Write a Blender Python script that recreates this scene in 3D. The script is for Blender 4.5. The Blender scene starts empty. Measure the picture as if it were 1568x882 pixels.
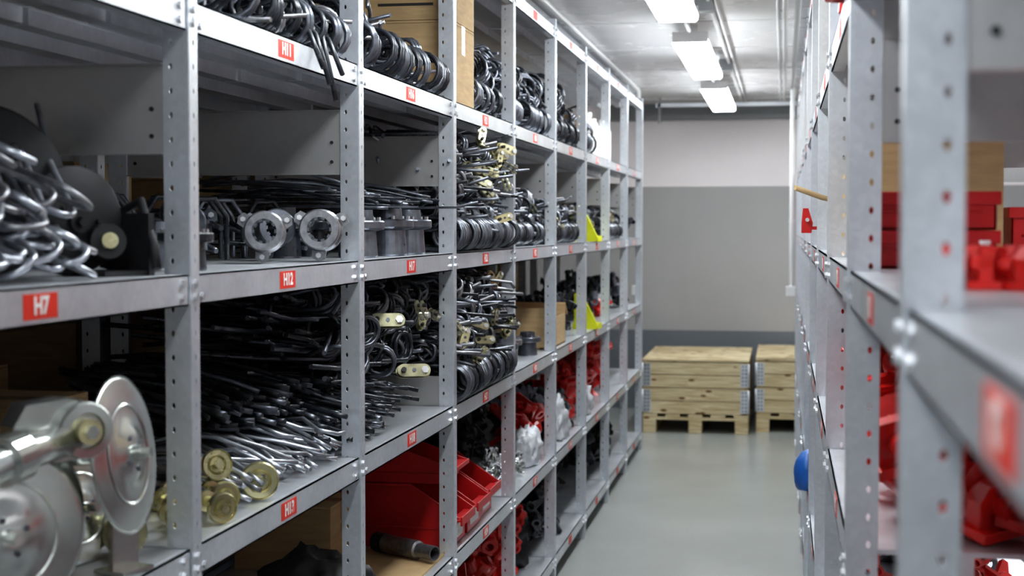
import bpy, math, random
from mathutils import Vector, Matrix, noise
R = random.Random(7)
PI = math.pi
scene = bpy.context.scene
try:
    scene.view_settings.view_transform = 'Standard'
    scene.view_settings.look = 'Medium High Contrast'
except Exception:
    pass

# ------------------------------------------------------------------ materials
def new_mat(name):
    m = bpy.data.materials.new(name); m.use_nodes = True
    nt = m.node_tree
    return m, nt, nt.nodes['Principled BSDF']

def simple(name, col, rough=0.5, metal=0.0, nscale=25, var=0.15, bump=0.0, stretch=None, spec=None, coat=0):
    m, nt, b = new_mat(name)
    tc = nt.nodes.new('ShaderNodeTexCoord')
    mp = nt.nodes.new('ShaderNodeMapping')
    if stretch: mp.inputs['Scale'].default_value = stretch
    nz = nt.nodes.new('ShaderNodeTexNoise'); nz.inputs['Scale'].default_value = nscale; nz.inputs['Detail'].default_value = 5
    cr = nt.nodes.new('ShaderNodeValToRGB')
    lo = [max(0, c*(1-var)) for c in col[:3]]+[1]; hi = [min(1, c*(1+var)) for c in col[:3]]+[1]
    cr.color_ramp.elements[0].position = .3; cr.color_ramp.elements[1].position = .7
    cr.color_ramp.elements[0].color = lo; cr.color_ramp.elements[1].color = hi
    nt.links.new(tc.outputs['Object'], mp.inputs[0]); nt.links.new(mp.outputs[0], nz.inputs['Vector'])
    nt.links.new(nz.outputs['Fac'], cr.inputs[0]); nt.links.new(cr.outputs[0], b.inputs['Base Color'])
    mr = nt.nodes.new('ShaderNodeMapRange'); mr.inputs['To Min'].default_value = max(0.02, rough-.08); mr.inputs['To Max'].default_value = min(1, rough+.08)
    nt.links.new(nz.outputs['Fac'], mr.inputs[0]); nt.links.new(mr.outputs[0], b.inputs['Roughness'])
    b.inputs['Metallic'].default_value = metal
    if coat: b.inputs['Coat Weight'].default_value = coat
    if bump:
        bp = nt.nodes.new('ShaderNodeBump'); bp.inputs['Strength'].default_value = bump; bp.inputs['Distance'].default_value = .004
        nt.links.new(nz.outputs['Fac'], bp.inputs['Height']); nt.links.new(bp.outputs[0], b.inputs['Normal'])
    return m

def galvanized(name, c1, c2, rough=.38, scale=38, metal=.7):
    m, nt, b = new_mat(name)
    tc = nt.nodes.new('ShaderNodeTexCoord')
    vo = nt.nodes.new('ShaderNodeTexVoronoi'); vo.inputs['Scale'].default_value = scale
    nz = nt.nodes.new('ShaderNodeTexNoise'); nz.inputs['Scale'].default_value = 7; nz.inputs['Detail'].default_value = 6
    nt.links.new(tc.outputs['Object'], vo.inputs['Vector']); nt.links.new(tc.outputs['Object'], nz.inputs['Vector'])
    sep = nt.nodes.new('ShaderNodeSeparateColor'); nt.links.new(vo.outputs['Color'], sep.inputs[0])
    mx = nt.nodes.new('ShaderNodeMath'); mx.operation = 'MULTIPLY_ADD'; mx.inputs[1].default_value = .16
    nt.links.new(sep.outputs[0], mx.inputs[0]); 
    m2 = nt.nodes.new('ShaderNodeMath'); m2.operation = 'MULTIPLY'; m2.inputs[1].default_value = .9
    nt.links.new(nz.outputs['Fac'], m2.inputs[0]); nt.links.new(m2.outputs[0], mx.inputs[2])
    cr = nt.nodes.new('ShaderNodeValToRGB')
    cr.color_ramp.elements[0].position = .3; cr.color_ramp.elements[1].position = .75
    cr.color_ramp.elements[0].color = (*c1, 1); cr.color_ramp.elements[1].color = (*c2, 1)
    nt.links.new(mx.outputs[0], cr.inputs[0]); nt.links.new(cr.outputs[0], b.inputs['Base Color'])
    mr = nt.nodes.new('ShaderNodeMapRange'); mr.inputs['To Min'].default_value = rough-.08; mr.inputs['To Max'].default_value = rough+.08
    nt.links.new(mx.outputs[0], mr.inputs[0]); nt.links.new(mr.outputs[0], b.inputs['Roughness'])
    b.inputs['Metallic'].default_value = metal
    return m

M_GALV = galvanized('galvanized_steel', (.60,.63,.67), (.76,.79,.83), .36, 90)
M_DECK = galvanized('galvanized_deck', (.60,.62,.65), (.76,.78,.81), .37, 60)
M_PANEL = galvanized('sheet_panel_steel', (.45,.445,.44), (.52,.515,.51), .34, 40)
M_BOLT = simple('bolt_zinc', (.75,.75,.77), .3, .9, 40, .1)
M_BLACK = simple('black_lacquer_rod', (.022,.025,.032), .28, .1, 30, .3)
M_DARK = simple('dark_steel', (.15,.16,.185), .30, .75, 30, .3)
M_SILV = simple('silver_rod', (.42,.44,.48), .33, .85, 30, .25)
M_CAST = simple('cast_grey_steel', (.26,.26,.275), .36, .8, 60, .3, .2)
M_ZINC = simple('yellow_zinc', (.66,.62,.38), .28, .9, 18, .25)
M_CLAMP = simple('olive_zinc_clamp', (.42,.40,.26), .3, .85, 25, .3)
M_ZBLUE = simple('zinc_plate', (.62,.64,.61), .23, .92, 9, .2)
M_RED = simple('red_paint', (.60,.015,.010), .33, 0, 30, .15, 0, coat=.2)
M_REDBIN = simple('red_plastic', (.46,.010,.012), .4, 0, 8, .08)
M_YEL = simple('yellow_plastic', (.74,.77,.03), .4, 0, 10, .08)
M_BLUE = simple('blue_plastic', (.02,.13,.46), .4, 0, 10, .08)
M_CARD = simple('cardboard', (.47,.33,.175), .85, 0, 12, .12, .05, (1,1,6))
M_TAPE = simple('packing_tape', (.47,.36,.22), .25, 0, 12, .06)
M_RUBBER = simple('black_rubber', (.014,.014,.016), .5, 0, 30, .3)
M_MATTE = simple('matte_black_steel', (.011,.011,.013), .62, 0, 30, .3)
M_BAG = simple('white_film', (.55,.56,.59), .2, 0, 30, .15)
M_WHITE = simple('white_paint', (.80,.80,.80), .4, 0, 8, .04)
M_WHITEPL = simple('white_plastic', (.80,.80,.80), .35, 0, 8, .03)
M_LABEL = simple('label_red', (.68,.03,.010), .45, 0, 30, .05)
M_LTXT = simple('label_white', (.85,.83,.80), .5, 0, 30, .02)
M_PRINT = simple('print_ink', (.03,.03,.03), .6, 0, 30, .1)

def wood():
    m, nt, b = new_mat('pine_wood')
    tc = nt.nodes.new('ShaderNodeTexCoord'); mp = nt.nodes.new('ShaderNodeMapping')
    mp.inputs['Scale'].default_value = (1.6, 1.6, 22)
    nz = nt.nodes.new('ShaderNodeTexNoise'); nz.inputs['Scale'].default_value = 3; nz.inputs['Detail'].default_value = 7; nz.inputs['Distortion'].default_value = .8
    cr = nt.nodes.new('ShaderNodeValToRGB')
    cr.color_ramp.elements[0].position = .32; cr.color_ramp.elements[1].position = .68
    cr.color_ramp.elements[0].color = (.52,.39,.20,1); cr.color_ramp.elements[1].color = (.80,.70,.47,1)
    nt.links.new(tc.outputs['Object'], mp.inputs[0]); nt.links.new(mp.outputs[0], nz.inputs['Vector']); nt.links.new(nz.outputs['Fac'], cr.inputs[0])
    mp2 = nt.nodes.new('ShaderNodeMapping'); mp2.inputs['Scale'].default_value = (5,5,12)
    vo = nt.nodes.new('ShaderNodeTexVoronoi'); vo.inputs['Scale'].default_value = 1.3
    nt.links.new(tc.outputs['Object'], mp2.inputs[0]); nt.links.new(mp2.outputs[0], vo.inputs['Vector'])
    cr2 = nt.nodes.new('ShaderNodeValToRGB'); cr2.color_ramp.elements[0].position = .11; cr2.color_ramp.elements[1].position = .2
    cr2.color_ramp.elements[0].color = (.28,.14,.06,1); cr2.color_ramp.elements[1].color = (1,1,1,1)
    nt.links.new(vo.outputs['Distance'], cr2.inputs[0])
    mx = nt.nodes.new('ShaderNodeMix'); mx.data_type = 'RGBA'; mx.blend_type = 'MULTIPLY'; mx.inputs[0].default_value = 1
    nt.links.new(cr.outputs[0], mx.inputs[6]); nt.links.new(cr2.outputs[0], mx.inputs[7]); nt.links.new(mx.outputs[2], b.inputs['Base Color'])
    b.inputs['Roughness'].default_value = .65
    return m
M_WOOD = wood()

def emis(name, col, s):
    m, nt, b = new_mat(name)
    b.inputs['Base Color'].default_value = (*col, 1)
    b.inputs['Emission Color'].default_value = (*col, 1); b.inputs['Emission Strength'].default_value = s
    return m
M_LAMP = emis('lamp_diffuser', (.92, .97, 1.0), 27)

def floor_mat():
    m, nt, b = new_mat('polished_concrete')
    tc = nt.nodes.new('ShaderNodeTexCoord')
    n1 = nt.nodes.new('ShaderNodeTexNoise'); n1.inputs['Scale'].default_value = 1.2; n1.inputs['Detail'].default_value = 4
    n2 = nt.nodes.new('ShaderNodeTexNoise'); n2.inputs['Scale'].default_value = 60; n2.inputs['Detail'].default_value = 4
    for n in (n1, n2): nt.links.new(tc.outputs['Object'], n.inputs['Vector'])
    ad = nt.nodes.new('ShaderNodeMath'); ad.operation = 'MULTIPLY_ADD'; ad.inputs[1].default_value = .25
    nt.links.new(n2.outputs['Fac'], ad.inputs[0]); nt.links.new(n1.outputs['Fac'], ad.inputs[2])
    cr = nt.nodes.new('ShaderNodeValToRGB'); cr.color_ramp.elements[0].position = .3; cr.color_ramp.elements[1].position = .95
    cr.color_ramp.elements[0].color = (.365,.375,.36,1); cr.color_ramp.elements[1].color = (.44,.45,.43,1)
    nt.links.new(ad.outputs[0], cr.inputs[0]); nt.links.new(cr.outputs[0], b.inputs['Base Color'])
    mr = nt.nodes.new('ShaderNodeMapRange'); mr.inputs['To Min'].default_value = .2; mr.inputs['To Max'].default_value = .3
    nt.links.new(n1.outputs['Fac'], mr.inputs[0]); nt.links.new(mr.outputs[0], b.inputs['Roughness'])
    return m
M_FLOOR = floor_mat()
M_CEIL = simple('ceiling_white_panel', (.90,.90,.91), .27, 0, 2, .03)
M_WALLUP = simple('wall_upper_white', (.95,.905,.92), .45, 0, 2, .02)
M_WALLMID = simple('wall_mid_grey', (.43,.425,.425), .5, 0, 2, .04)
M_WALLLOW = simple('wall_low_grey', (.18,.195,.22), .5, 0, 2, .05)
M_DARKTRIM = simple('trim_grey', (.26,.27,.28), .45, .2, 8, .05)

# ------------------------------------------------------------------ mesh builder
def frame(o, zdir, up=(0,0,1)):
    z = Vector(zdir).normalized(); u = Vector(up)
    if abs(z.dot(u)) > .98: u = Vector((1,0,0))
    x = u.cross(z).normalized(); y = z.cross(x)
    m = Matrix((x, y, z)).transposed().to_4x4(); m.translation = Vector(o)
    return m
def T(x,y,z): return Matrix.Translation((x,y,z))
def Rz(a): return Matrix.Rotation(a,4,'Z')
def Rx(a): return Matrix.Rotation(a,4,'X')
def Ry(a): return Matrix.Rotation(a,4,'Y')

class MB:
    def __init__(s): s.v=[]; s.f=[]; s.m=[]; s.sm=[]; s.mats=[]
    def mi(s, mat):
        if mat not in s.mats: s.mats.append(mat)
        return s.mats.index(mat)
    def add(s, vs, fs, mat, smooth=False, M=None):
        b = len(s.v); k = s.mi(mat)
        for v in vs:
            v = Vector(v)
            s.v.append(tuple(M @ v) if M is not None else tuple(v))
        for f in fs: s.f.append([b+i for i in f]); s.m.append(k); s.sm.append(smooth)
    def box(s, x0,x1,y0,y1,z0,z1, mat, M=None):
        vs=[(x0,y0,z0),(x1,y0,z0),(x1,y1,z0),(x0,y1,z0),(x0,y0,z1),(x1,y0,z1),(x1,y1,z1),(x0,y1,z1)]
        fs=[(0,3,2,1),(4,5,6,7),(0,1,5,4),(1,2,6,5),(2,3,7,6),(3,0,4,7)]
        s.add(vs,fs,mat,False,M)
    def prism(s, poly, t, mat, M=None):
        n=len(poly); vs=[(p[0],p[1],-t/2) for p in poly]+[(p[0],p[1],t/2) for p in poly]
        fs=[list(range(n))[::-1], list(range(n,2*n))]+[(i,(i+1)%n,(i+1)%n+n,i+n) for i in range(n)]
        s.add(vs,fs,mat,False,M)
    def tube(s, pts, r, mat, seg=8, M=None, cap=True):
        pts=[Vector(p) for p in pts]
        if M is not None: pts=[M@p for p in pts]
        n=len(pts); vs=[]; fs=[]
        t=(pts[1]-pts[0]).normalized()
        u=Vector((0,0,1)) if abs(t.z)<.9 else Vector((1,0,0))
        a=t.cross(u).normalized()
        for i in range(n):
            if i==0: t=pts[1]-pts[0]
            elif i==n-1: t=pts[-1]-pts[-2]
            else: t=(pts[i+1]-pts[i]).normalized()+(pts[i]-pts[i-1]).normalized()
            if t.length<1e-9: t=pts[min(i+1,n-1)]-pts[i-1]
            t.normalize(); a=(a-t*a.dot(t)).normalized(); b=t.cross(a)
            for k in range(seg):
                an=2*PI*k/seg; vs.append(pts[i]+a*(r*math.cos(an))+b*(r*math.sin(an)))
        for i in range(n-1):
            for k in range(seg):
                fs.append((i*seg+k, i*seg+(k+1)%seg, (i+1)*seg+(k+1)%seg, (i+1)*seg+k))
        s.add(vs,fs,mat,True)
        if cap:
            b=len(s.v)-len(vs); k=s.mi(mat)
            s.f.append([b+i for i in range(seg)][::-1]); s.m.append(k); s.sm.append(False)
            s.f.append([b+(n-1)*seg+i for i in range(seg)]); s.m.append(k); s.sm.append(False)
    def lathe(s, prof, mat, M=None, seg=28, closed=False, smooth=False):
        n=len(prof); vs=[]; fs=[]
        for r,z in prof:
            for k in range(seg):
                a=2*PI*k/seg; vs.append((r*math.cos(a), r*math.sin(a), z))
        rng=n if closed else n-1
        for i in range(rng):
            j=(i+1)%n
            for k in range(seg):
                fs.append((i*seg+k, i*seg+(k+1)%seg, j*seg+(k+1)%seg, j*seg+k))
        s.add(vs,fs,mat,smooth,M)
    def cyl(s, r, z0, z1, mat, M=None, seg=20):
        s.lathe([(0.0001,z0),(r,z0),(r,z1),(0.0001,z1)], mat, M, seg)
    def clampz(s, lo, hi=9):
        s.v=[(v[0],v[1],min(max(v[2],lo),hi)) for v in s.v]
    def build(s, name, parent=None, bevel=0, autosmooth=True):
        me=bpy.data.meshes.new(name+'_mesh'); me.from_pydata(s.v,[],s.f); 
        for m in s.mats: me.materials.append(m)
        me.polygons.foreach_set('material_index', s.m); me.polygons.foreach_set('use_smooth', s.sm)
        me.update()
        o=bpy.data.objects.new(name,me); scene.collection.objects.link(o)
        if parent: o.parent=parent
        if bevel:
            b=o.modifiers.new('bevel','BEVEL'); b.width=bevel; b.segments=2; b.limit_method='ANGLE'
        return o
def empty(name, loc=(0,0,0)):
    e=bpy.data.objects.new(name,None); e.location=loc; e.empty_display_size=.1; scene.collection.objects.link(e); return e

# ------------------------------------------------------------------ room
XL, XR, YN, YB, ZC = -2.75, 2.0, -1.6, 12.75, 2.61
b=MB(); b.box(XL-.1,XR+.1,YN-.1,YB+.1,-.1,0,M_FLOOR); b.build('floor')
b=MB(); b.box(XL-.1,XR+.1,YN-.1,YB+.1,ZC,ZC+.1,M_CEIL); b.build('ceiling')
b=MB()
yy=YN
while yy<YB:
    b.box(XL,XR,yy,yy+.02,ZC-.004,ZC,M_WHITE); yy+=1.15
b.build('trim_1')
def wall_ends(name,y0,y1,yi,s):
    b=MB()
    b.box(XL,XR,y0,y1,0,.68,M_WALLLOW); b.box(XL,XR,y0,y1,.68,1.91,M_WALLMID); b.box(XL,XR,y0,y1,1.91,ZC,M_WALLUP)
    for i in range(-2,4):
        xx=-.83+i*1.15
        if XL<xx<XR: b.box(xx,xx+.010,min(yi,yi+s*.004),max(yi,yi+s*.004),.68,1.91,M_WALLMID); b.box(xx,xx+.010,min(yi,yi+s*.004),max(yi,yi+s*.004),1.91,ZC,M_WALLUP)
    return b.build(name)
wall_ends('wall_back',YB,YB+.1,YB,-1)
wall_ends('wall_front',YN-.1,YN,YN,1)
for nm,x0,x1 in (('wall_left',XL-.1,XL),('wall_right',XR,XR+.1)):
    b=MB(); b.box(x0,x1,YN,YB,0,.68,M_WALLLOW); b.box(x0,x1,YN,YB,.68,1.91,M_WALLMID); b.box(x0,x1,YN,YB,1.91,ZC,M_WALLUP); b.build(nm)
b=MB(); b.box(-1.5,XR,12.62,12.74,2.47,2.51,M_DARKTRIM); b.box(-1.5,XR,12.70,12.75,2.51,2.61,M_DARKTRIM); b.build('trim_2')
b=MB(); b.box(-1.02,.12,12.0,12.04,2.53,2.56,M_GALV)
for x in (-1.0,-.45,.1): b.box(x,x+.02,12.0,12.04,2.40 if x!=-.45 else 2.54,ZC,M_DARKTRIM)
b.build('curtain_rail')

# ------------------------------------------------------------------ lamps
def lamp(x,y0,y1):
    e=empty('ceiling_lamp',(0,0,0))
    w=.088
    def sec(pts,mat,ya,yb):
        b=MB(); n=len(pts)
        vs=[(p[0],ya,p[1]) for p in pts]+[(p[0],yb,p[1]) for p in pts]
        b.add(vs,[list(range(n)),list(range(n,2*n))[::-1]]+[(i,i+n,(i+1)%n+n,(i+1)%n) for i in range(n)],mat)
        return b
    b=sec([(x-w,2.492),(x+w,2.492),(x+.06,2.53),(x-.06,2.53)],M_WHITE,y0,y1)
    b.box(x-.02,x+.02,y0+.3,y0+.34,2.53,ZC,M_WHITE); b.box(x-.02,x+.02,y1-.34,y1-.3,2.53,ZC,M_WHITE)
    for ya in (y0-.004,y1): b.box(x-w,x+w,ya,ya+.004,2.478,2.53,M_WHITE)
    b.build('housing',e)
    b=sec([(x-.078,2.460),(x+.078,2.460),(x+w,2.472),(x+w,2.4915),(x-w,2.4915),(x-w,2.472)],M_LAMP,y0,y1)
    b.build('diffuser',e)
for y in (-.75,2.25,4.85,7.4,9.95): lamp(-.46,y,y+1.68)
for y in (.6,3.6,6.6,9.6): lamp(1.35,y,y+1.7)
b=MB()
b.tube([(-.34,-1.5,2.59),(-.34,12.6,2.59)],.012,M_WHITEPL,8)
b.tube([(-.31,-1.5,2.59),(-.31,12.6,2.59)],.008,M_WHITEPL,8)
for y in (4.4,6.75,9.35): 
    b.box(-.40,-.32,y,y+.10,2.54,2.61,M_DARKTRIM)
    b.tube([(-.36,y+.04,2.56),(-.46,y+.1,2.53),(-.46,y+.6,2.53)],.012,M_DARKTRIM,8)
b.build('lamp_conduit')
for x,nm in ((-1.07,0),(.06,1)):
    b=MB()
    b.tube([(x,11.06,1.1),(x,11.06,2.45),(x,11.06,2.58)],.018,M_WHITEPL,10)
    b.tube([(x,11.06,2.585),(x,2.0,2.585)],.014,M_WHITEPL,10)
    b.box(x-.04,x+.03,11.03,11.09,1.06,1.13,M_WHITEPL)
    for z in (1.6,2.2): b.box(x-.02,x+.02,11.05,11.09,z,z+.02,M_WHITEPL)
    b.build('cable_conduit',bevel=.003)
b=MB()
for i,(x,r) in enumerate(((.0,.013),(-.03,.01))): b.tube([(x,1.0,2.57),(x,11.9,2.57)],r,M_WHITEPL,8)
b.build('ceiling_pipes')
b=MB(); b.box(-1.26,-1.14,-1.5,11.9,2.54,2.60,M_GALV); b.box(-1.25,-1.15,-1.5,11.9,2.60,2.61,M_GALV); b.build('cable_tray')

# ------------------------------------------------------------------ racks
def flange_cells(n,pitch,w,hw,hh):
    vs=[];fs=[]
    c=w*.5
    for i in range(n):
        z0=i*pitch; z1=z0+pitch; zc=(z0+z1)/2; bs=len(vs)
        outer=[(0,z0),(c,z0),(w,z0),(w,zc),(w,z1),(c,z1),(0,z1),(0,zc)]
        inner=[(c-hw*.7,zc-hh*.7),(c,zc-hh),(c+hw*.7,zc-hh*.7),(c+hw,zc),(c+hw*.7,zc+hh*.7),(c,zc+hh),(c-hw*.7,zc+hh*.7),(c-hw,zc)]
        vs+=outer+inner
        for k in range(8):
            j=(k+1)%8; fs.append((bs+k,bs+j,bs+8+j,bs+8+k))
    return vs,fs
POST_H=2.46
def post_mesh():
    b=MB(); n=61; p=POST_H/n
    vs,fs=flange_cells(n,p,.036,.003,.005)
    b.add([(0,a,z) for a,z in vs],fs,M_GALV)
    vs,fs=flange_cells(n,p,.026,.0032,.0055)
    b.add([(-a-.018,0,z) for a,z in vs],[f[::-1] for f in fs],M_GALV)
    b.add([(0,0,0),(-.018,0,0),(-.018,0,POST_H),(0,0,POST_H)],[(0,1,2,3)],M_GALV)
    b.add([(-.044,0,0),(-.044,.012,0),(-.044,.012,POST_H),(-.044,0,POST_H)],[(0,1,2,3)],M_GALV)
    me=bpy.data.meshes.new('rack_post_mesh'); me.from_pydata(b.v,[],b.f); me.materials.append(M_GALV); me.update()
    return me
POST=post_mesh()
DEPTH=.62
LV=[.13,.575,1.03,1.49,1.945,2.43]
def add_text(s,loc,rot,size,parent,mat):
    c=bpy.data.curves.new('label_text','FONT'); c.body=s; c.size=size; c.align_x='CENTER'; c.align_y='CENTER'; c.extrude=.0002; c.offset=.0012
    c.materials.append(mat)
    o=bpy.data.objects.new('label_text',c); o.location=loc; o.rotation_euler=rot; scene.collection.objects.link(o); o.parent=parent
def rack(name,Xf,sg,y0,nb,levels=None,panels=True,labels=None,txt=True,holeside=True):
    e=empty(name)
    Xb=Xf+sg*DEPTH
    for i in range(nb+1):
        y=y0+i
        for X,s in ((Xf,1),(Xb,-1)):
            o=bpy.data.objects.new('post',POST); scene.collection.objects.link(o); o.parent=e
            o.location=(X,y,0); o.scale=(-sg*s,1,1)
            md=o.modifiers.new('thick','SOLIDIFY'); md.thickness=.0025; md.offset=0
    bm=MB(); dk=MB(); bo=MB(); pn=MB(); lb=MB()
    for i in range(nb):
        y=y0+i; lv=levels[i] if levels else LV
        for z in lv:
            for X,s in ((Xf,1),(Xb,-1)):
                a=X+sg*s*.003; c=X+sg*s*.006
                bm.box(min(a,c),max(a,c),y+.004,y+.996,z-.052,z,M_GALV)
                c2=X+sg*s*.03
                bm.box(min(a,c2),max(a,c2),y+.037,y+.996,z-.052,z-.049,M_GALV)
                bm.box(min(a,c2),max(a,c2),y+.037,y+.996,z-.003,z,M_GALV)
            x1,x2=sorted((Xf+sg*.012,Xb-sg*.012))
            dk.box(x1,x2,y+.01,y+.99,z-.007,z+.0005,M_DECK)
            for k in range(1,4):
                xx=x1+(x2-x1)*k/4; dk.box(xx-.02,xx+.02,y+.01,y+.99,z-.035,z-.007,M_DECK)
            for yy in (y+.018,y+.055,y+.97):
                for dz in (-.015,-.038):
                    if yy==y+.055 and dz==-.015: continue
                    xo=Xf-sg*(.001 if yy==y+.018 else -.003)
                    bo.cyl(.0068,0,.0055,M_BOLT,frame((xo,yy,z+dz),(-sg,0,0)),6)
            if labels is not None:
                lx=Xf+sg*.0022
                lb.box(min(lx,lx+sg*.001),max(lx,lx+sg*.001),y+.454,y+.546,z-.043,z-.009,M_LABEL)
        if labels is not None and txt:
            for k,z in enumerate(lv):
                if k in (0,5): continue
                s=labels(i,k)
                if s: add_text(s,(Xf+sg*.0015,y+.5,z-.026),(PI/2,0,-sg*PI/2),.033,e,M_LTXT)
    if panels:
        for i in range(nb+1):
            y=y0+i
            x1,x2=sorted((Xf+sg*.046,Xb-sg*.046))
            pn.box(x1,x2,y+.002,y+.004,1.69,1.84 if panels==1 else 1.91,M_PANEL)
            pn.box(x1,x2,y-.006,y+.016,1.69,1.692,M_PANEL); pn.box(x1,x2,y-.006,y+.016,1.838,1.84,M_PANEL)
            for xx in (x1+.02,x2-.02):
                bo.cyl(.004,0,.003,M_RUBBER,frame((xx,y+.002,1.765),(0,-1,0)),8)
                bo.cyl(.004,0,.003,M_RUBBER,frame((xx,y+.002,1.72),(0,-1,0)),8)
        if panels==1:
            pn.box(Xb+.046,Xf-.046,y0+3.003,y0+3.005,LV[2],LV[2]+.09,M_PANEL)
        pn.build('side_panels',e)
    bm.build('shelf_beams',e); dk.build('shelf_decks',e); bo.build('bolts',e)
    if labels is not None: lb.build('shelf_labels',e)
    return e
XFL=-.969; Y0=1.325
rack('metal_shelving_rack',XFL,-1,Y0,9,labels=lambda i,k: 'H%d'%(7+5*i+(3-k)))
rack('metal_shelving_rack',XFL-DEPTH-.03,-1,Y0,9,panels=False)
lvr=[]
for i in range(11):
    l=list(LV); l[3]=1.505
    if i==0: l[2]=.76
    if i==1: l[2]=.76
    if i>=2: l[2]=1.10
    lvr.append(l)
rack('metal_shelving_rack',.093,1,.19,11,levels=lvr,panels=2,labels=lambda i,k:'K%d'%(i*5+k) if i<5 else None)

# ------------------------------------------------------------------ part generators
def tine_pts(Rc,rod,turns,l1,l2,gap=1.25,bend=.0,hook=0.0):
    n=int(turns); pitch=2*rod*gap; total=(n+.5)*2*PI; N=int((n+.5)*14); w=pitch*(n+.5); pts=[]
    pts.append((-l1,-w/2,-Rc+bend)); 
    if bend: pts.append((-l1*.5,-w/2,-Rc+bend*.3))
    for i in range(N+1):
        f=i/N; a=-PI/2+total*f; pts.append((Rc*math.cos(a),-w/2+w*f,Rc*math.sin(a)))
    pts.append((-l2*.55,w/2+.002,Rc+bend*.2)); pts.append((-l2*.9,w/2+.01,Rc+bend))
    if hook: pts.append((-l2*.95,w/2+.01,Rc+bend-hook)); 
    return pts
def tine_row(b,y0,y1,z,xf,step,Rc,rod,mat,l=.38,jit=.012):
    y=y0
    mats=mat if isinstance(mat,(list,tuple)) else [mat]
    while y<y1:
        M=T(xf-Rc-rod+R.uniform(-jit,jit),y,z+Rc+rod+.001)@Rz(R.uniform(-.2,.2))@Ry(R.uniform(-.0,.06))@Rx(R.uniform(-.12,.12))
        b.tube(tine_pts(Rc*R.uniform(.9,1.04),rod,1,l*R.uniform(.8,1),l*R.uniform(.8,1),1.35,.03,0),rod,R.choice(mats),8,M)
        y+=step*R.uniform(.85,1.2)
def tine_mess(b,y0,y1,z0,z1,xf,n,Rc,rod,mats,l=.34,out=.05,yawmax=.5):
    for i in range(n):
        f=(i+.5)/n; z=z0+(z1-z0)*f
        yaw=R.uniform(-yawmax,yawmax)
        if R.random()<.45: yaw+=PI
        if R.random()<.2: yaw=R.choice((PI/2,-PI/2))+R.uniform(-.3,.3)
        L=l*R.uniform(.7,1.05)
        c=math.cos(yaw); 
        x_tip_dir=-c
        if x_tip_dir>.3: x=xf+out*R.uniform(-1.2,1)-L*x_tip_dir-.02
        else: x=xf-Rc-R.uniform(.0,.12)
        y=R.uniform(y0+.05,y1-.05)
        if abs(c)<.4: x=xf-R.uniform(.08,.35); y=min(max(y,y0+.2),y1-.2)
        M=T(x,y,z)@Rz(yaw)@Ry(R.uniform(-.16,.16))@Rx(R.uniform(-.8,.8))
        b.tube(tine_pts(Rc*R.uniform(.8,1.1),rod,R.choice((1,1,2)),L,L*R.uniform(.6,1),1.3,R.uniform(-.03,.04),R.choice((0,0,.02))),rod,R.choice(mats),7,M)
def clamp(b,M,s=1,mat=None):
    mat=mat or M_CLAMP
    n=10; poly=[]
    for i in range(n+1):
        a=-PI/2+PI*i/n; poly.append((.026*s+.016*s*math.cos(a),.016*s*math.sin(a)))
    for i in range(n+1):
        a=PI/2+PI*i/n; poly.append((-.026*s+.016*s*math.cos(a),.016*s*math.sin(a)))
    b.prism(poly,.005*s,mat,M); b.prism([(p[0]*.95,p[1]*.95) for p in poly],.005*s,mat,M@T(0,0,.016*s))
    b.cyl(.009*s,-.008*s,.026*s,M_BOLT,M@T(.026*s,0,0),6); b.cyl(.006*s,-.02*s,.03*s,M_RUBBER,M@T(-.026*s,0,0),10)
    b.cyl(.005*s,.0,.0205*s,M_DARK,M,10)
def clamps(b,n,y0,y1,z0,z1,xf):
    for i in range(n):
        M=T(xf-R.uniform(-.0,.07),R.uniform(y0,y1),R.uniform(z0,z1))@frame((0,0,0),(R.uniform(.2,1),R.uniform(-1,.3),R.uniform(-.3,.8)))@Rz(R.uniform(-1.2,1.2))
        clamp(b,M,R.uniform(.7,1.05),R.choice((M_CLAMP,M_CLAMP,M_ZINC)))
def rods(b,y0,y1,z0,z1,xb,xf,n,r,mats,fan=.15,curve=.02,jx=.08):
    for i in range(n):
        f=(i+.5)/n; z=z0+(z1-z0)*f
        y=R.uniform(y0,y1); dy=R.uniform(-fan,fan)
        xa=xb+R.uniform(0,jx); xe=xf-R.uniform(0,jx)
        ze=z0+(z-z0)*.55+r
        k=R.uniform(-curve,curve); q=R.uniform(0,curve)
        pts=[]
        for t in (0,.2,.4,.6,.8,.93,1):
            pts.append((xa+(xe-xa)*t, y+dy*t+k*math.sin(t*PI), z+(ze-z)*t+q*math.sin(t*PI)))
        b.tube(pts,r,R.choice(mats),7)
def casting(b,M,s,mat):
    k=R.random()
    b.lathe([(.012*s,-.02*s),(.022*s,-.02*s),(.024*s,-.016*s),(.024*s,.016*s),(.022*s,.02*s),(.012*s,.02*s)],mat,M,16,True)
    b.prism([(.018*s,-.018*s),(.075*s,-.012*s),(.085*s,0),(.075*s,.014*s),(.018*s,.02*s)],.012*s,mat,M)
    b.prism([(-.02*s,.0),(-.015*s,-.018*s),(.0,-.06*s),(.014*s,-.06*s),(.018*s,-.01*s)],.014*s,mat,M@T(0,0,-.005*s))
    b.lathe([(.007*s,-.012*s),(.014*s,-.012*s),(.014*s,.012*s),(.007*s,.012*s)],mat,M@T(.075*s,0,0),12,True)
    if k<.5: b.box(.02*s,.06*s,-.004*s,.004*s,-.022*s,.022*s,mat,M)
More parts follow.
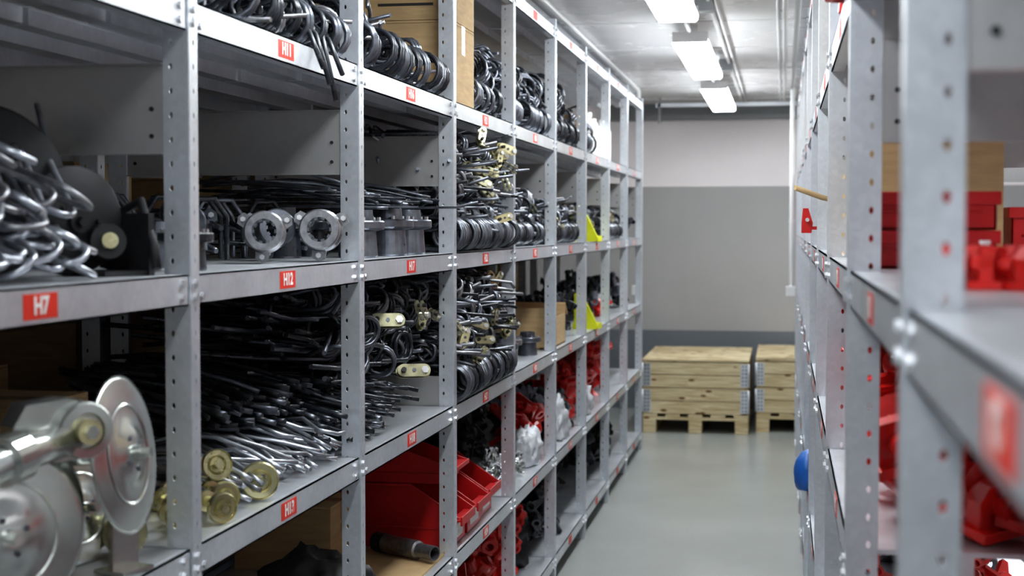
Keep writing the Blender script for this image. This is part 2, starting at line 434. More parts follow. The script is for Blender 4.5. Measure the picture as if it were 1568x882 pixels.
def cast_pile(name,x0,x1,y0,y1,z,h,n,s,mats):
    b=MB(); mg=.05*s
    for i in range(n):
        f=(i+.5)/n
        ax=(R.uniform(-1,1),R.uniform(-1,1),R.uniform(-.2,1))
        M=frame((R.uniform(x0+mg,x1-mg),R.uniform(y0,y1),z+.024*s+ (h*f)),ax)@Rz(R.uniform(0,6.28))
        casting(b,M,s*R.uniform(.7,1.1),R.choice(mats))
    b.v=[(min(max(v[0],x0),x1),v[1],max(v[2],z+.001)) for v in b.v]
    return b.build(name)
def carton(name,x0,x1,y0,y1,z0,z1,front=1,tape=True):
    b=MB(); t=.004; g=.0015
    b.box(x0,x1,y0,y1,z0,z1-2*t,M_CARD)
    ym=(y0+y1)/2
    b.box(x0,x1,y0,ym-g,z1-2*t+.001,z1,M_CARD); b.box(x0,x1,ym+g,y1,z1-2*t+.001,z1,M_CARD)
    if tape:
        b.box(x0+.0,x1,ym-.025,ym+.025,z1,z1+.0008,M_TAPE)
        for x,s in ((x1,1),(x0,-1)):
            b.box(min(x,x+s*.0008),max(x,x+s*.0008),ym-.025,ym+.025,z1-.09,z1,M_TAPE)
    b.box(x0+.6*(x1-x0),x0+.9*(x1-x0),y0-.0006,y0,z0+.2*(z1-z0),z0+.24*(z1-z0),M_PRINT)
    b.box(x0+.62*(x1-x0),x0+.8*(x1-x0),y0-.0006,y0,z0+.3*(z1-z0),z0+.36*(z1-z0),M_PRINT)
    return b.build(name,bevel=.002)
def open_carton(name,x0,x1,y0,y1,z0,z1):
    b=MB(); t=.005
    b.box(x0,x1,y0,y1,z0,z0+t,M_CARD); b.box(x0,x0+t,y0,y1,z0,z1,M_CARD); b.box(x1-t,x1,y0,y1,z0,z1*.75+z0*.25,M_CARD)
    b.box(x0,x1,y0,y0+t,z0,z1,M_CARD); b.box(x0,x1,y1-t,y1,z0,z1,M_CARD)
    b.box(0,.11,y0,y1,0,t,M_CARD,T(x0,0,z1)@Ry(.5)@T(-.11,0,0))
    b.box(x0,x1,0,.1,0,t,M_CARD,T(0,y1,z1)@Rx(-.6))
    return b.build(name)
def bin_(name,x,y,z,L,W,H,sg=1,mat=None):
    mat=mat or M_REDBIN
    b=MB(); t=.005; M=T(x,y,z)@Matrix.Scale(sg,4,(1,0,0))
    side=[(0,0),(.0,H*.42),(.03,H*.48),(-L*.28,H),(-L,H),(-L+.01,0)]
    for yy in (-W/2,W/2): b.prism([(p[0],p[1]) for p in side],t,mat,M@T(0,yy,0)@Rx(PI/2))
    b.box(-L+.005,0,-W/2,W/2,0,t,mat,M); b.box(-L,-L+t,-W/2,W/2,0,H,mat,M)
    b.box(-t,0,-W/2,W/2,0,H*.42,mat,M); b.box(-.003,.034,-W/2,W/2,H*.42,H*.42+t,mat,M)
    b.box(.03,.036,-W/2,W/2,H*.36,H*.5,mat,M)
    for s in (-1,1):
        b.box(-L,-L*.28,min(s*W/2,s*(W/2+.012)),max(s*W/2,s*(W/2+.012)),H-.008,H,mat,M)
        b.box(-L*.9,-.02,min(s*W/2,s*(W/2+.006)),max(s*W/2,s*(W/2+.006)),H*.3,H*.33,mat,M)
    b.box(-L-.012,-L,-W/2,W/2,H-.008,H,mat,M)
    b.box(-.001,.003,-W*.3,W*.3,H*.1,H*.32,M_LTXT,M)
    return b.build(name,bevel=.0015)
def blob(name,c,s,mat,seed=0,amp=.35,freq=2.5,sub=4):
    import bmesh
    bm=bmesh.new(); bmesh.ops.create_icosphere(bm,subdivisions=sub,radius=1)
    for v in bm.verts:
        n=noise.fractal(v.co*freq+Vector((seed*3.1,seed,0)),1,2,4); rd=noise.ridged_multi_fractal(v.co*freq*1.4+Vector((seed,0,seed)),1,2,3,1,2)
        v.co*= 1+amp*n+amp*.25*(rd-1)
        v.co.z=max(v.co.z,-.62)
    me=bpy.data.meshes.new(name+'_mesh'); 
    for v in bm.verts: v.co=Vector((c[0]+v.co.x*s[0], c[1]+v.co.y*s[1], c[2]+(v.co.z+.62)*s[2]))
    bm.to_mesh(me); bm.free(); me.materials.append(mat)
    for p in me.polygons: p.use_smooth=True
    o=bpy.data.objects.new(name,me); scene.collection.objects.link(o); return o
def bay(n): return 2.325+n
L0,L1,L2,L3,L4=[z+.001 for z in LV[:5]]

# ------------------------------------------------------------------ LEFT RACK CONTENT
XF=XFL-.01
TM=[M_BLACK,M_DARK,M_DARK,M_CAST]
b=MB()
for i in range(84):
    f=i/84
    r=.0052
    yc=1.42+.64*R.random()
    z=L3+.010+.19*f*(1-.6*max(0,(yc-1.78)/.3))
    yaw=R.uniform(-1.1,.0); w=R.uniform(.020,.034); L=R.uniform(.2,.32)
    pts=[(-L-.05,-w,.0),(-L*.5,-w,.004),(-.02,-w,0)]
    for k in range(9):
        a=-PI/2+PI*k/8; pts.append((w*math.cos(a)*.9,w*math.sin(a),0))
    pts+=[(-.02,w,0),(-L*R.uniform(.6,1),w,0),(-L-.05,w,.03)]
    M=T(R.uniform(-1.10,-1.005),yc,z+.006)@Rz(yaw)@Ry(.34+R.uniform(-.18,.12))@Rx(R.uniform(-.6,.6))
    b.tube(pts,r,R.choice((M_SILV,M_SILV,M_CAST)),9,M)
b.clampz(L3,1.80)
b.build('pile_of_bent_steel_rods')
def plate_disc(name,c,ax,r,mat,bolt=M_DARK,dome=.02):
    b=MB(); M=frame(c,ax)
    prof=[(.0001,dome),(r*.35,dome*.95),(r*.7,dome*.6),(r*.97,0),(r,-.002),(r*.97,-.005),(r*.7,dome*.6-.006),(r*.35,dome*.95-.006),(.0001,dome-.006)]
    b.lathe(prof,mat,M,48,False,True)
    b.cyl(r*.2,dome-.004,dome+.008,mat,M,24); b.cyl(r*.1,dome,dome+.02,bolt,M,6)
    for k in range(5):
        a=k*2*PI/5; b.cyl(r*.045,dome*.8,dome+.008,M_RUBBER,M@T(r*.38*math.cos(a),r*.38*math.sin(a),0),6)
    return b.build(name)
plate_disc('black_plough_disc',(-1.22,2.10,L3+.135),(.6,-.78,.0),.135,M_MATTE,M_MATTE)
plate_disc('black_plough_disc',(-1.11,2.19,L3+.088),(.8,-.55,-.05),.088,M_MATTE,M_MATTE)
plate_disc('black_plough_disc',(-1.42,1.95,L3+.11),(.4,-.9,.0),.115,M_MATTE)
b=MB()
b.box(-.05,.05,-.006,.006,0,.10,M_MATTE,T(-1.05,2.27,L3)@Rz(-.4)); b.cyl(.013,-.02,.02,M_ZINC,frame((-1.055,2.20,L3+.055),(.6,-.8,.1)),20)
b.lathe([(.013,.008),(.028,.008),(.03,-.014),(.013,-.014)],M_MATTE,frame((-1.055,2.20,L3+.055),(.6,-.8,.1)),24,True); b.box(-.05,.05,-.05,.05,0,.008,M_MATTE,T(-1.07,2.23,L3)@Rz(-.4))
b.tube([(-1.1,2.28,L3+.01),(-1.08,2.29,L3+.10),(-1.03,2.27,L3+.12),(-1.0,2.25,L3+.05),(-.99,2.24,L3+.01)],.008,M_MATTE,10)
b.build('disc_bracket')
# --- zinc disc coulters
def coulter():
    e=empty('disc_coulter_assembly')
    def disc(c,ax,r,nm):
        b=MB(); M=frame(c,ax)
        b.lathe([(.0001,.012),(r*.3,.012),(r*.36,.006),(r*.6,.004),(r*.94,.0),(r,-.002),(r*.985,-.005),(r*.6,-.002),(.0001,.0)],M_ZBLUE,M,64,False,True)
        b.lathe([(r*.60,.0045),(r*.62,.006),(r*.64,.0045)],M_ZBLUE,M,64)
        b.cyl(r*.11,.01,.028,M_ZBLUE,M,24); b.cyl(r*.07,.02,.04,M_ZBLUE,M,6)
        for k in range(4):
            a=k*PI/2+.4; b.cyl(r*.035,.008,.014,M_DARK,M@T(r*.22*math.cos(a),r*.22*math.sin(a),0),10)
        b.build(nm,e)
    disc((-.985,2.11,1.222),(1,.05,.12),.122,'disc_1')
    disc((-1.03,1.83,1.03+.121),(.80,-.55,.05),.118,'disc_2')
    disc((-1.11,1.98,1.03+.122),(.80,-.6,.1),.120,'disc_3')
    disc((-1.10,2.18,1.03+.092),(.95,-.3,.1),.09,'disc_4')
    b=MB()
    K=Vector((-.985,1.95,1.283)); ax=(.75,-.62,0); M=frame(K,ax)
    b.lathe([(.0001,-.05),(.034,-.05),(.041,-.045),(.041,.03),(.038,.035),(.026,.036),(.024,.03),(.0001,.03)],M_ZBLUE,M,32)
    b.cyl(.018,.03,.046,M_ZINC,M,20); b.cyl(.010,.046,.054,M_ZBLUE,M,6)
    b.prism([(-.02,-.04),(.0,-.045),(.06,-.04),(.078,-.01),(.075,.03),(.04,.045),(-.02,.041)],.05,M_ZBLUE,M@T(-.02,0,-.01)@Rz(PI))
    b.tube([K+Vector((.0,0,-.01)),Vector((-1.0,1.83,1.265)),Vector((-1.03,1.6,1.235))],.024,M_ZBLUE,16)
    b.lathe([(.024,-.02),(.034,-.02),(.034,.02),(.024,.02)],M_ZBLUE,frame((-1.005,1.80,1.262),(.1,.9,.1)),20,True)
    b.tube([K+Vector((-.02,.03,-.02)),(-1.04,2.05,1.228),(-.99,2.11,1.222)],.016,M_ZBLUE,12)
    b.tube([(-1.05,2.0,1.23),(-1.06,1.97,1.152)],.014,M_ZBLUE,12)
    b.tube([(-1.03,1.84,1.151),(-1.11,2.0,1.152),(-1.10,2.17,1.122)],.013,M_ZINC,12)
    b.box(-.03,.03,-.004,.004,-.186,.0,M_ZBLUE,T(-1.01,2.15,1.222)@Rz(1.3)); b.box(-.035,.035,-.03,.03,-.190,-.184,M_ZBLUE,T(-1.01,2.15,1.222)@Rz(1.3))
    b.build('arm',e)
    b=MB()
    for c in ((-1.05,2.24,L2+.04),(-1.16,2.24,L2+.04),(-1.2,2.05,L2+.04)):
        M=frame(c,(.5,-.8,0)); 
        b.cyl(.036,-.004,.004,M_ZINC,M,28); b.cyl(.016,-.06,.03,M_ZINC,M,16); b.cyl(.028,-.05,-.042,M_ZINC,M,24)
    b.build('spools',e)
coulter()

def coupling(name,c,ax,s=1,mat=None):
    mat=mat or M_CAST
    b=MB(); M=frame(c,ax)
    b.lathe([(.026*s,.05*s),(.040*s,.05*s),(.043*s,.046*s),(.043*s,.02*s),(.039*s,.014*s),(.038*s,-.02*s),(.046*s,-.03*s),(.046*s,-.075*s),(.026*s,-.075*s)],mat,M,32,True)
    for k in range(10):
        a=k*2*PI/10; b.box(.021*s,.028*s,-.004*s,.004*s,-.04*s,.047*s,M_DARK,M@Rz(a))
    for a in (.5,2.6,4.6):
        b.prism([(.03*s,-.016*s),(.060*s,-.014*s),(.066*s,0),(.060*s,.014*s),(.03*s,.016*s)],.03*s,mat,M@Rz(a)@T(0,0,-.05*s))
        b.cyl(.006*s,-.075*s,-.02*s,M_BOLT,M@Rz(a)@T(.054*s,0,0),6)
    z=min(v[2] for v in b.v); dz=L3-z
    b.v=[(v[0],v[1],v[2]+dz) for v in b.v]
    return b.build(name)
coupling('cast_shaft_coupling',(-1.09,3.02,L3+.05),(.32,-.93,.03))
coupling('cast_shaft_coupling',(-1.02,3.19,L3+.05),(.25,-.95,.03),1.05)
coupling('cast_shaft_coupling',(-1.23,2.9,L3+.05),(.1,-.3,1),.9,M_DARK)
coupling('cast_shaft_coupling',(-1.15,3.24,L3+.05),(.5,-.8,.1),1.0,M_DARK)
coupling('cast_shaft_coupling',(-1.30,3.10,L3+.05),(.3,-.9,.1),1.1,M_DARK)
def hub(name,x,y,z,s,mat):
    b=MB(); M=T(x,y,z)
    b.lathe([(.022*s,0),(.044*s,0),(.046*s,.004*s),(.042*s,.06*s),(.06*s,.064*s),(.062*s,.068*s),(.062*s,.082*s),(.06*s,.085*s),(.036*s,.087*s),(.034*s,.11*s),(.022*s,.11*s)],mat,M,36,True)
    for k in range(6):
        a=k*PI/3; b.cyl(.005*s,.08*s,.093*s,M_BOLT,M@T(.05*s*math.cos(a),.05*s*math.sin(a),0),6)
    return b.build(name)
hub('wheel_hub',-1.05,3.87,L3,1.15,M_DARK)
hub('wheel_hub',-1.07,3.66,L3,1.1,M_DARK)
hub('wheel_hub',-1.24,3.78,L3,1.1,M_BLACK)
hub('wheel_hub',-1.24,3.55,L3,1.15,M_BLACK)
hub('wheel_hub',-1.05,2.50,L3,.8,M_BLACK)
hub('wheel_hub',-1.17,2.66,L3,.8,M_DARK)
hub('wheel_hub',-1.06,4.12,L3,1.15,M_DARK)
b=MB(); b.box(-.12,.14,-.014,.014,0,.006,M_DARK,T(-1.02,4.02,L3+.128)@Rz(-.1)); b.box(-.12,.1,-.03,.03,0,.004,M_DARK,T(-1.05,3.8,L3+.1285)@Rz(.2)); b.build('flat_steel_bars')
b=MB()
rods(b,2.6,4.2,L3+.01,L3+.12,-1.56,-1.22,50,.006,[M_BLACK,M_DARK],.3,.05)
rods(b,3.5,4.25,L3+.12,L3+.20,-1.5,-.98,26,.0045,[M_BLACK,M_DARK],.3,.04)
for i in range(9):
    y=2.65+i*.1; x=-1.34+R.uniform(-.06,.06)
    b.tube([(x,y,L3+.005),(x,y,L3+.10),(x+.02,y+.02,L3+.14),(x+.05,y+.06,L3+.14),(x+.07,y+.08,L3+.10),(x+.07,y+.08,L3+.005)],.006,R.choice((M_BLACK,M_DARK)),8)
b.build('pile_of_black_rods')

# --- bay 0/1 L2
b=MB()
rods(b,3.28,3.80,L2+.01,L2+.19,-1.56,-.985,170,.0062,[M_BLACK,M_BLACK,M_BLACK,M_DARK],.22,.03,.12)
rods(b,2.85,3.5,L2+.10,L2+.235,-1.56,-1.08,120,.0062,[M_BLACK,M_BLACK,M_BLACK,M_DARK],.18,.03,.1)
b.build('pile_of_black_rods')
b=MB()
rods(b,2.68,3.30,L2+.008,L2+.075,-1.4,-.985,85,.005,[M_SILV,M_SILV,M_CAST],.2,.06,.1)
for i in range(26):
    M=T(R.uniform(-1.2,-1.03),R.uniform(2.85,3.28),L2+.012+.07*R.random())@Rz(R.uniform(-.6,.6))
    b.tube([(-.12,0,.02),(-.04,.01,.03),(.02,0,.01),(.05,.03,0),(.04,.06,0),(-.06,.07,.01)],.005,M_SILV,8,M)
b.clampz(L2)
b.build('pile_of_silver_rods')
b=MB()
for c,s in (((-1.01,2.76,L2+.040),1),((-1.03,2.62,L2+.032),.8),((-1.08,2.70,L2+.036),.9),((-1.0,2.53,L2+.030),.75),((-1.07,2.50,L2+.034),.85),((-1.12,2.6,L2+.034),.85),((-1.15,2.8,L2+.036),.9),((-1.03,2.42,L2+.03),.75),((-1.06,2.66,L2+.085),.8)):
    M=frame(c,(R.uniform(.3,.9),-R.uniform(.4,.9),R.uniform(-.1,.35)))
    b.lathe([(.0001,.006),(.018*s,.006),(.02*s,.012),(.024*s,.006),(.034*s,.006),(.036*s,.012),(.038*s,.008),(.038*s,0),(.036*s,-.003),(.014*s,-.004),(.014*s,-.05),(.026*s,-.052),(.026*s,-.06),(.0001,-.06)],M_ZINC,M,32)
    b.cyl(.011*s,.006,.02,M_ZINC,M,6)
b.clampz(L2)
b.build('pile_of_zinc_spools')

# --- bays 1,2 L2 tines
b=MB()
tine_mess(b,3.4,4.30,L2+.15,L2+.37,-1.02,150,.04,.0058,[M_BLACK,M_BLACK,M_DARK,M_DARK],.42,.02,.5)
for i in range(34):
    M=T(R.uniform(-1.4,-1.05),R.uniform(3.45,4.2),L2+R.uniform(.2,.36))@Rz(R.uniform(.7,1.9))@Rx(R.uniform(-.4,.4))
    b.tube(tine_pts(.038,.006,2,.35,.4,1.3,.03),.006,R.choice([M_BLACK,M_DARK]),8,M)
b.clampz(L2,1.43)
clamps(b,3,3.85,4.25,L2+.2,L2+.32,-1.0)
for p in ((-1.0,3.95,L2+.14),(-1.02,3.75,L2+.29)): clamp(b,T(*p)@frame((0,0,0),(.4,-.9,.3)),1.15,M_CLAMP)
b.build('pile_of_spring_tines')
b=MB()
tine_row(b,4.42,5.30,L2,XF+.04,.040,.050,.0064,[M_DARK,M_DARK,M_BLACK])
tine_row(b,4.42,5.2,L2+.06,XF-.02,.05,.046,.006,[M_BLACK,M_DARK])
tine_mess(b,4.36,5.3,L2+.13,L2+.37,-.98,260,.032,.0055,TM,.34,.11,.5)
b.clampz(L2,1.43)
clamps(b,12,4.4,5.25,L2+.12,L2+.36,-.95)
b.build('pile_of_spring_tines')
b=MB()
tine_row(b,4.40,5.32,L3,XF+.04,.042,.048,.0064,[M_DARK,M_DARK,M_BLACK])
tine_row(b,4.40,5.2,L3+.06,XF-.02,.055,.044,.006,[M_DARK,M_BLACK])
tine_mess(b,4.36,5.34,L3+.12,L3+.35,-.98,260,.030,.0053,TM,.34,.11,.5)
b.clampz(L3,1.88)
clamps(b,14,4.4,5.25,L3+.10,L3+.37,-.95)
b.build('pile_of_spring_tines')

# --- L4 bays
b=MB()
tine_row(b,2.42,3.28,L4,XF+.02,.085,.045,.006,[M_BLACK,M_DARK])
tine_mess(b,2.4,3.3,L4+.03,L4+.34,-.97,160,.034,.005,[M_BLACK,M_DARK,M_DARK,M_CAST],.38,.05,.5)
for i in range(4):
    y=2.98+i*.045; b.tube([(-1.25,y+.15,L4+.22),(-1.05,y,L4+.10),(-.975,y,L4+.03),(-.935,y-.03,L4-.05-.03*(i%3))],.0055,M_BLACK,8)
b.v=[(v[0],v[1],v[2] if v[0]>-.965 else max(v[2],L4)) for v in b.v]
b.build('pile_of_spring_tines')
b=MB()
tine_row(b,3.40,4.30,L4,XF+.03,.085,.052,.0066,[M_BLACK,M_DARK])
tine_mess(b,3.4,4.2,L4+.06,L4+.16,-1.0,40,.036,.0055,[M_BLACK,M_DARK,M_CAST],.36,.04,.5)
b.clampz(L4)
b.build('pile_of_spring_tines')
carton('cardboard_box',-1.57,-.985,4.375,4.70,L4,L4+.245)
carton('cardboard_box',-1.56,-.985,4.378,4.70,L4+.247,L4+.46)
for n0,n1,h in ((2.42,2.95,.2),(3.05,3.95,.26),(4.05,4.95,.26),(5.05,5.6,.16)):
    b=MB()
    tine_mess(b,bay(n0),bay(n1),L4+.05,L4+h,-1.0,int(80*(n1-n0)),.055,.0058,[M_BLACK,M_DARK,M_DARK],.34,.0,.6)
    tine_row(b,bay(n0)+.03,bay(n1)-.05,L4,XF,.09,.055,.0065,[M_DARK,M_BLACK])
    b.clampz(L4)
    b.build('pile_of_spring_tines')
def bottle(name,x,y,z,r,h,mat):
    b=MB(); b.lathe([(.0001,0),(r,0),(r,h*.72),(r*.8,h*.8),(r*.35,h*.85),(r*.35,h*.9),(r*.42,h*.9),(r*.42,h),(.0001,h)],mat,T(x,y,z),24); return b.build(name)
for i,(x,y,h) in enumerate(((-1.05,8.0,.24),(-1.05,8.2,.22),(-1.05,8.6,.24),(-1.2,8.05,.24))): bottle('plastic_canister',x,y,L4,.06,h,M_WHITEPL)
carton('cardboard_box',-1.5,-1.05,7.6,7.85,L4,L4+.2)
for n0,n1,h,nn in ((3.03,3.95,.2,80),(4.05,4.9,.18,60),(6.05,6.9,.15,40)):
    b=MB()
    tine_row(b,bay(n0)+.05,bay(n1)-.05,L3,XF,.06,.044,.006,[M_DARK,M_BLACK])
    tine_mess(b,bay(n0),bay(n1),L3+.08,L3+h,-1.0,nn,.036,.0058,TM,.34,.03,.6)
    b.clampz(L3)
    clamps(b,4,bay(n0)+.1,bay(n1)-.1,L3+.05,L3+h,-.99)
    b.build('pile_of_spring_tines')
blob('plastic_bag',(-1.03,5.45,L3),(.05,.08,.04),M_BAG,3)
def guard(name,x,y,z,s):
    b=MB(); b.prism([(-.05*s,0),(.05*s,0),(.055*s,.015*s),(.0,.12*s),(-.04*s,.15*s),(-.05*s,.15*s)],.01,M_YEL,T(x,y,z)@Rz(-.2)@Rx(PI/2))
    b.prism([(-.05*s,0),(.055*s,0),(.055*s,.03),(-.05*s,.03)],.08*s,M_YEL,T(x,y+.04,z)@Rz(-.2)@Rx(PI/2))
    return b.build(name)
guard('yellow_guard_plate',-1.02,bay(5.45),L3,1.15); guard('yellow_guard_plate',-1.02,bay(5.4),L2,1.25)
open_carton('cardboard_box_open',-1.4,-1.0,6.4,6.85,L2,L2+.18)
hub('wheel_hub',-1.06,5.55,L2,1.1,M_DARK); hub('wheel_hub',-1.08,5.75,L2,1.1,M_CAST); hub('wheel_hub',-1.2,5.95,L2,1.1,M_DARK); hub('wheel_hub',-1.05,6.1,L2,.9,M_DARK)
cast_pile('pile_of_black_castings',-1.5,-1.18,5.42,6.3,L2,.26,60,1.2,[M_BLACK,M_RUBBER])
for n0 in (4.65,6.05,7.05):
    cast_pile('pile_of_black_castings',-1.45,-1.0,bay(n0)+.05,bay(n0)+(.85 if n0>5 else .25),L2,.16,50,1.3,[M_BLACK,M_RUBBER,M_DARK])
cast_pile('pile_of_red_castings',-1.2,-1.0,bay(6.45),bay(6.6),L2,.06,5,1.1,[M_RED])
cast_pile('pile_of_black_castings',-1.45,-1.0,bay(5.6),bay(5.9),L3,.14,30,1.2,[M_BLACK,M_DARK,M_CLAMP])
cast_pile('pile_of_black_castings',-1.45,-1.0,bay(7.1),bay(7.8),L3,.1,30,1.2,[M_BLACK,M_DARK])
# --- L1
bin_('red_storage_bin',-1.0,4.52,L1,.45,.2,.20); bin_('red_storage_bin',-1.0,4.765,L1,.45,.2,.20); bin_('red_storage_bin',-1.01,5.01,L1,.45,.2,.20)
bin_('red_storage_bin',-1.02,4.52,L1+.202,.43,.2,.1)
carton('cardboard_box',-1.56,-1.27,4.05,4.29,L1,L1+.19)
blob('black_rubber_bag',(-1.15,3.5,L1),(.14,.16,.115),M_RUBBER,5,.3)
blob('black_rubber_bag',(-1.2,3.1,L1),(.15,.14,.05),M_RUBBER,9,.3)
b=MB(); b.box(-1.25,-1.0,3.95,4.38,L1,L1+.005,M_CARD); b.build('cardboard_sheet')
b=MB(); M=frame((-1.10,4.26,L1+.036),(.8,-.5,0)); b.lathe([(.018,-.1),(.028,-.1),(.028,.05),(.022,.055),(.022,.12),(.018,.12)],M_CAST,M,24,True); b.cyl(.03,-.13,-.09,M_BLACK,M,20); b.build('steel_sleeve')
cast_pile('pile_of_zinc_fittings',-1.2,-1.0,5.42,5.95,L1,.07,80,.5,[M_ZBLUE,M_BOLT])
cast_pile('pile_of_black_castings',-1.5,-1.2,5.8,6.3,L1,.26,70,1.3,[M_BLACK,M_RUBBER])
cast_pile('pile_of_red_castings',-1.18,-1.0,bay(3.78),bay(3.97),L1,.14,8,1.2,[M_RED])
cast_pile('pile_of_red_castings',-1.3,-1.0,bay(4.1),bay(4.4),L1,.15,22,1.4,[M_RED])
cast_pile('pile_of_black_castings',-1.4,-1.0,bay(4.5),bay(4.9),L1,.15,40,1.4,[M_RUBBER,M_DARK])
cast_pile('pile_of_red_castings',-1.4,-1.0,bay(5.1),bay(5.5),L1,.17,30,1.5,[M_RED])
cast_pile('pile_of_red_castings',-1.4,-1.0,bay(6.1),bay(6.8),L1,.24,40,1.5,[M_RED])
blob('plastic_bag',(-1.05,6.06,L1),(.06,.09,.10),M_BAG,11,.38,2.6); blob('plastic_bag',(-1.04,6.85,L1+.0),(.05,.13,.12),M_BAG,12,.38,2.6)
blob('plastic_bag',(-1.04,7.75,L1),(.05,.12,.10),M_BAG,14,.38,2.6)
# --- L0
cast_pile('pile_of_red_castings',-1.35,-1.0,4.95,5.28,L0,.16,30,1.7,[M_RED])
cast_pile('pile_of_red_castings',-1.35,-1.0,5.42,5.95,L0,.22,56,1.7,[M_RED])
cast_pile('pile_of_black_castings',-1.45,-1.0,bay(2.05)+.05,bay(2.5),L0,.16,40,1.4,[M_BLACK,M_DARK])
cast_pile('pile_of_black_castings',-1.45,-1.0,bay(4.05)+.05,bay(4.9),L0,.2,70,1.4,[M_BLACK,M_RUBBER])
blob('black_rubber_bag',(-1.2,bay(3.8),L0),(.14,.12,.2),M_RUBBER,17,.3)
cast_pile('pile_of_black_castings',-1.45,-1.0,bay(6.05)+.05,bay(7.0),L0,.2,50,1.4,[M_BLACK,M_RUBBER])
# --- back rack cartons
xb0,xb1=-2.2,-1.72
for lev in (L1,L2,L3,L4):
    for n in range(-1,8):
        if R.random()<.8:
            y=bay(n)+.08
            w=R.uniform(.3,.45); h=R.uniform(.2,.34)
            carton('cardboard_box',xb0,xb1,y,y+w,lev,lev+h)
            if R.random()<.6: carton('cardboard_box',xb0+.02,xb1-.03,y+w+.02,min(y+w+.38,bay(n)+.95),lev,lev+R.uniform(.15,.33))
carton('cardboard_box',-1.56,-1.3,1.5,2.2,L2,L2+.24); carton('cardboard_box',-1.56,-1.32,2.4,2.66,L2,L2+.22)

# ------------------------------------------------------------------ RIGHT RACK CONTENT
RX=.093; R3=1.506
b=MB()
def rblock(b,M,s=1):
    b.prism([(-.02*s,0),(.02*s,0),(.022*s,.03*s),(.012*s,.042*s),(-.012*s,.042*s),(-.022*s,.03*s)],.014*s,M_RED,M)
    b.prism([(-.024*s,0),(.024*s,0),(.024*s,.008*s),(-.024*s,.008*s)],.034*s,M_RED,M)
    b.cyl(.009*s,-.02*s,.02*s,M_RED,M@T(0,.024*s,0),16)
for i in range(14):
    x=.175+.036*(i%7)+R.uniform(-.003,.003); y=1.60+.09*(i//7)-.02*(i%7)
    rblock(b,T(x,y,R3)@Rz(.9+R.uniform(-.2,.2))@Rx(PI/2),1.05)
b.build('row_of_red_clamp_blocks')
cast_pile('pile_of_red_castings',.36,.64,1.75,2.1,R3,.05,40,1.0,[M_RED])
def stackbin(name,x0,x1,y0,y1,z,h):
    b=MB(); t=.005
    b.box(x0,x1,y0,y0+t,z,z+h,M_REDBIN); b.box(x0,x1,y1-t,y1,z,z+h,M_REDBIN); b.box(x0,x0+t,y0,y1,z,z+h,M_REDBIN); b.box(x1-t,x1,y0,y1,z,z+h,M_REDBIN); b.box(x0,x1,y0,y1,z,z+t,M_REDBIN)
    b.box(x0-.006,x1+.006,y0-.006,y0,z+h-.02,z+h,M_REDBIN); b.box(x0+.02,x1-.02,y0-.004,y0,z+h*.45,z+h*.5,M_REDBIN)
    b.box(x0-.006,x0,y0,y1,z+h-.02,z+h,M_REDBIN)
    return b.build(name,bevel=.0015)
stackbin('red_stacking_bin',.11,.315,2.32,2.5,R3,.058); stackbin('red_stacking_bin',.11,.315,2.32,2.5,R3+.0585,.058)
bottle('plastic_canister',.27,2.1,R3,.018,.045,M_WHITEPL)
carton('cardboard_box',.14,.38,2.72,3.05,R3,R3+.235); carton('cardboard_box',.14,.4,3.25,3.7,R3,R3+.2)
stackbin('red_stacking_bin',.42,.66,2.9,3.15,R3,.1)
RL2=1.101
b=MB()
for i in range(60):
    x=R.uniform(.16,.64); y=R.uniform(2.24,2.75); z=RL2+.005+.11*R.random()
    rblock(b,T(x,y,z)@Rz(R.uniform(-1,1))@Rx(PI/2+R.uniform(-.3,.3))@Rz(R.uniform(-.4,.4)),1.9)
b.clampz(RL2)
b.build('pile_of_red_clamp_blocks')
cast_pile('pile_of_red_castings',.14,.66,2.82,3.15,RL2,.2,110,1.2,[M_RED,M_RED,M_RED,M_BOLT])
stackbin('red_stacking_bin',.13,.4,3.3,3.8,RL2,.2)
cast_pile('pile_of_red_castings',.42,.66,3.3,4.1,RL2,.25,60,1.2,[M_RED,M_DARK])
cast_pile('pile_of_red_castings',.14,.64,1.3,2.1,.761,.12,80,1.3,[M_RED,M_DARK])
for n in range(4,11):
    y=.19+n
    cast_pile('pile_of_red_castings',.16,.64,y+.08,y+.9,R3,.12,40,1.2,[M_RED,M_RED,M_DARK])
    cast_pile('pile_of_red_castings',.16,.64,y+.08,y+.9,RL2,.14,40,1.2,[M_RED,M_DARK])
for n in range(1,11):
    y=.19+n
    cast_pile('pile_of_red_castings',.16,.64,y+.08,y+.9,L1,.12,40,1.3,[M_RED,M_DARK])
    if n>2: carton('cardboard_box',.13,.6,y+.1,y+.55,L4,L4+R.uniform(.2,.38))
    if n in (3,6): carton('cardboard_box',.12,.6,y+.6,y+.92,L4,L4+.3)
hub('red_hub',.09,2.55,L4,.55,M_RED); hub('red_hub',.12,2.7,L4,.6,M_RED); hub('red_hub',.26,1.5,L4,.9,M_RED)
b=MB(); b.tube([(.30,4.15,R3+.10),(.10,4.0,R3+.14),(.03,3.95,R3+.165)],.007,M_CARD,10); b.tube([(.30,4.15,R3+.10),(.32,4.17,R3)],.007,M_CARD,10); b.build('wooden_stick')
b=MB(); b.prism([(0,0),(.03,0),(.034,.03),(.02,.075),(.004,.075),(0,.03)],.02,M_RED,T(.054,4.6,1.55)@Rx(PI/2)); b.cyl(.006,-.02,.02,M_BOLT,frame((.071,4.59,1.59),(0,-1,0)),12); b.box(.06,.10,4.595,4.605,1.56,1.57,M_RED); b.build('red_bracket')
blob('blue_plastic_helmet',(.10,5.7,L1),(.055,.08,.09),M_BLUE,2,.06)

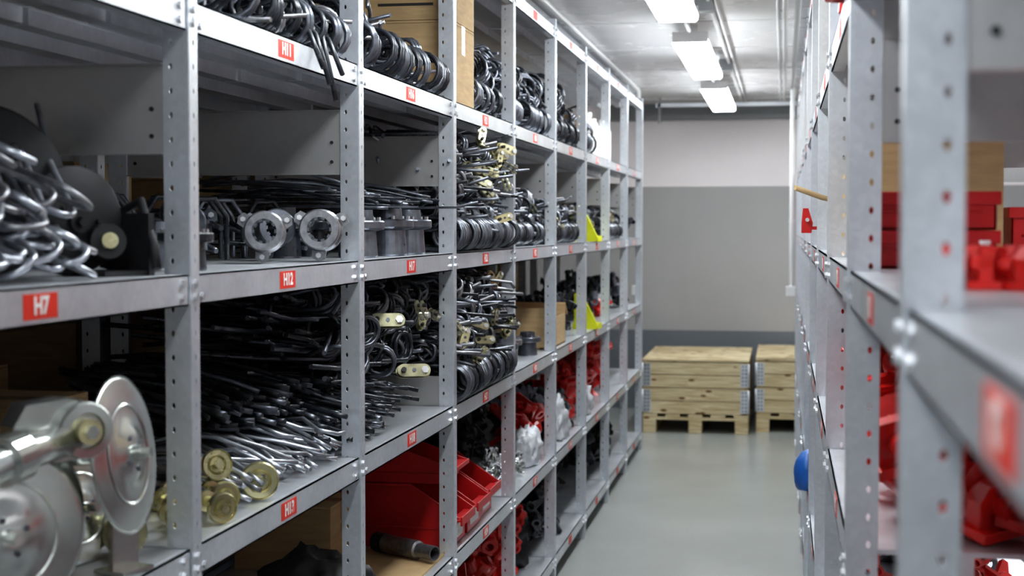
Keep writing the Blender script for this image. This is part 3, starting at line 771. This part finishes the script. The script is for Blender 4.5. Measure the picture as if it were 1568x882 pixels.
# ------------------------------------------------------------------ pallet boxes
def pallet_box(name,x0,x1,y0,y1,nc,lid=.018):
    e=empty(name)
    b=MB()
    w=x1-x0
    for xx in (x0,(x0+x1)/2-.05,x1-.1):
        for yy in (y0,(y0+y1)/2-.07,y1-.14): b.box(xx,xx+.1,yy,yy+.14,.022,.1,M_WOOD)
        b.box(xx,xx+.1,y0,y1,0,.022,M_WOOD)
    for yy in (y0,(y0+y1)/2-.07,y1-.14): b.box(x0,x1,yy,yy+.14,.1,.122,M_WOOD)
    k=5
    for i in range(k):
        xx=x0+i*(w-.11)/(k-1); b.box(xx,xx+.11,y0,y1,.122,.144,M_WOOD)
    b.build('pallet',e,bevel=.003)
    c=MB(); z=.147
    for i in range(nc):
        z1=z+.194
        for zz in ((z,z+.0945),(z+.0995,z1)):
            c.box(x0,x1,y0+.0,y0+.02,zz[0],zz[1],M_WOOD); c.box(x0,x1,y1-.02,y1,zz[0],zz[1],M_WOOD)
            c.box(x0,x0+.02,y0+.02,y1-.02,zz[0],zz[1],M_WOOD); c.box(x1-.02,x1,y0+.02,y1-.02,zz[0],zz[1],M_WOOD)
        z+=.2
    c.box(x0-.005,x1+.005,y0-.005,y1+.005,z,z+lid,M_WOOD)
    c.build('collars',e,bevel=.003)
    h=MB(); z=.146
    for i in range(nc):
        for xx,s in ((x0,1),(x1,-1)):
            a,bb=sorted((xx,xx+s*.06)); h.box(a,bb,y0-.003,y0,z+.012,z+.185,M_GALV)
            h.box(*sorted((xx,xx-s*.003)),y0,y0+.06,z+.012,z+.185,M_GALV)
            for q in range(6):
                for r in (.018,.042): h.cyl(.006,0,.004,M_DARK,frame((xx+s*r,y0-.002,z+.03+q*.028),(0,-1,0)),8)
            h.tube([(xx-s*.003,y0-.004,z+.01),(xx-s*.003,y0-.004,z+.187)],.007,M_GALV,8)
        z+=.2
    h.build('hinges',e)
pallet_box('pallet_collar_box',-1.045,-.25,11.25,12.45,2)
pallet_box('pallet_collar_box',-.195,.60,11.42,12.62,2,.03)

# ------------------------------------------------------------------ world + camera
w=bpy.data.worlds.new('world'); scene.world=w; w.use_nodes=True
w.node_tree.nodes['Background'].inputs[0].default_value=(.8,.85,.9,1); w.node_tree.nodes['Background'].inputs[1].default_value=.3
cam=bpy.data.cameras.new('camera'); co=bpy.data.objects.new('camera',cam); scene.collection.objects.link(co)
cam.sensor_width=36; cam.lens=52.1
th=math.radians(10.37); ph=math.radians(2.38)
co.location=(0,0,1.57); co.rotation_euler=(PI/2-ph,0,th)
cam.dof.use_dof=True; cam.dof.focus_distance=3.9; cam.dof.aperture_fstop=4.8; cam.clip_start=.02
scene.camera=co
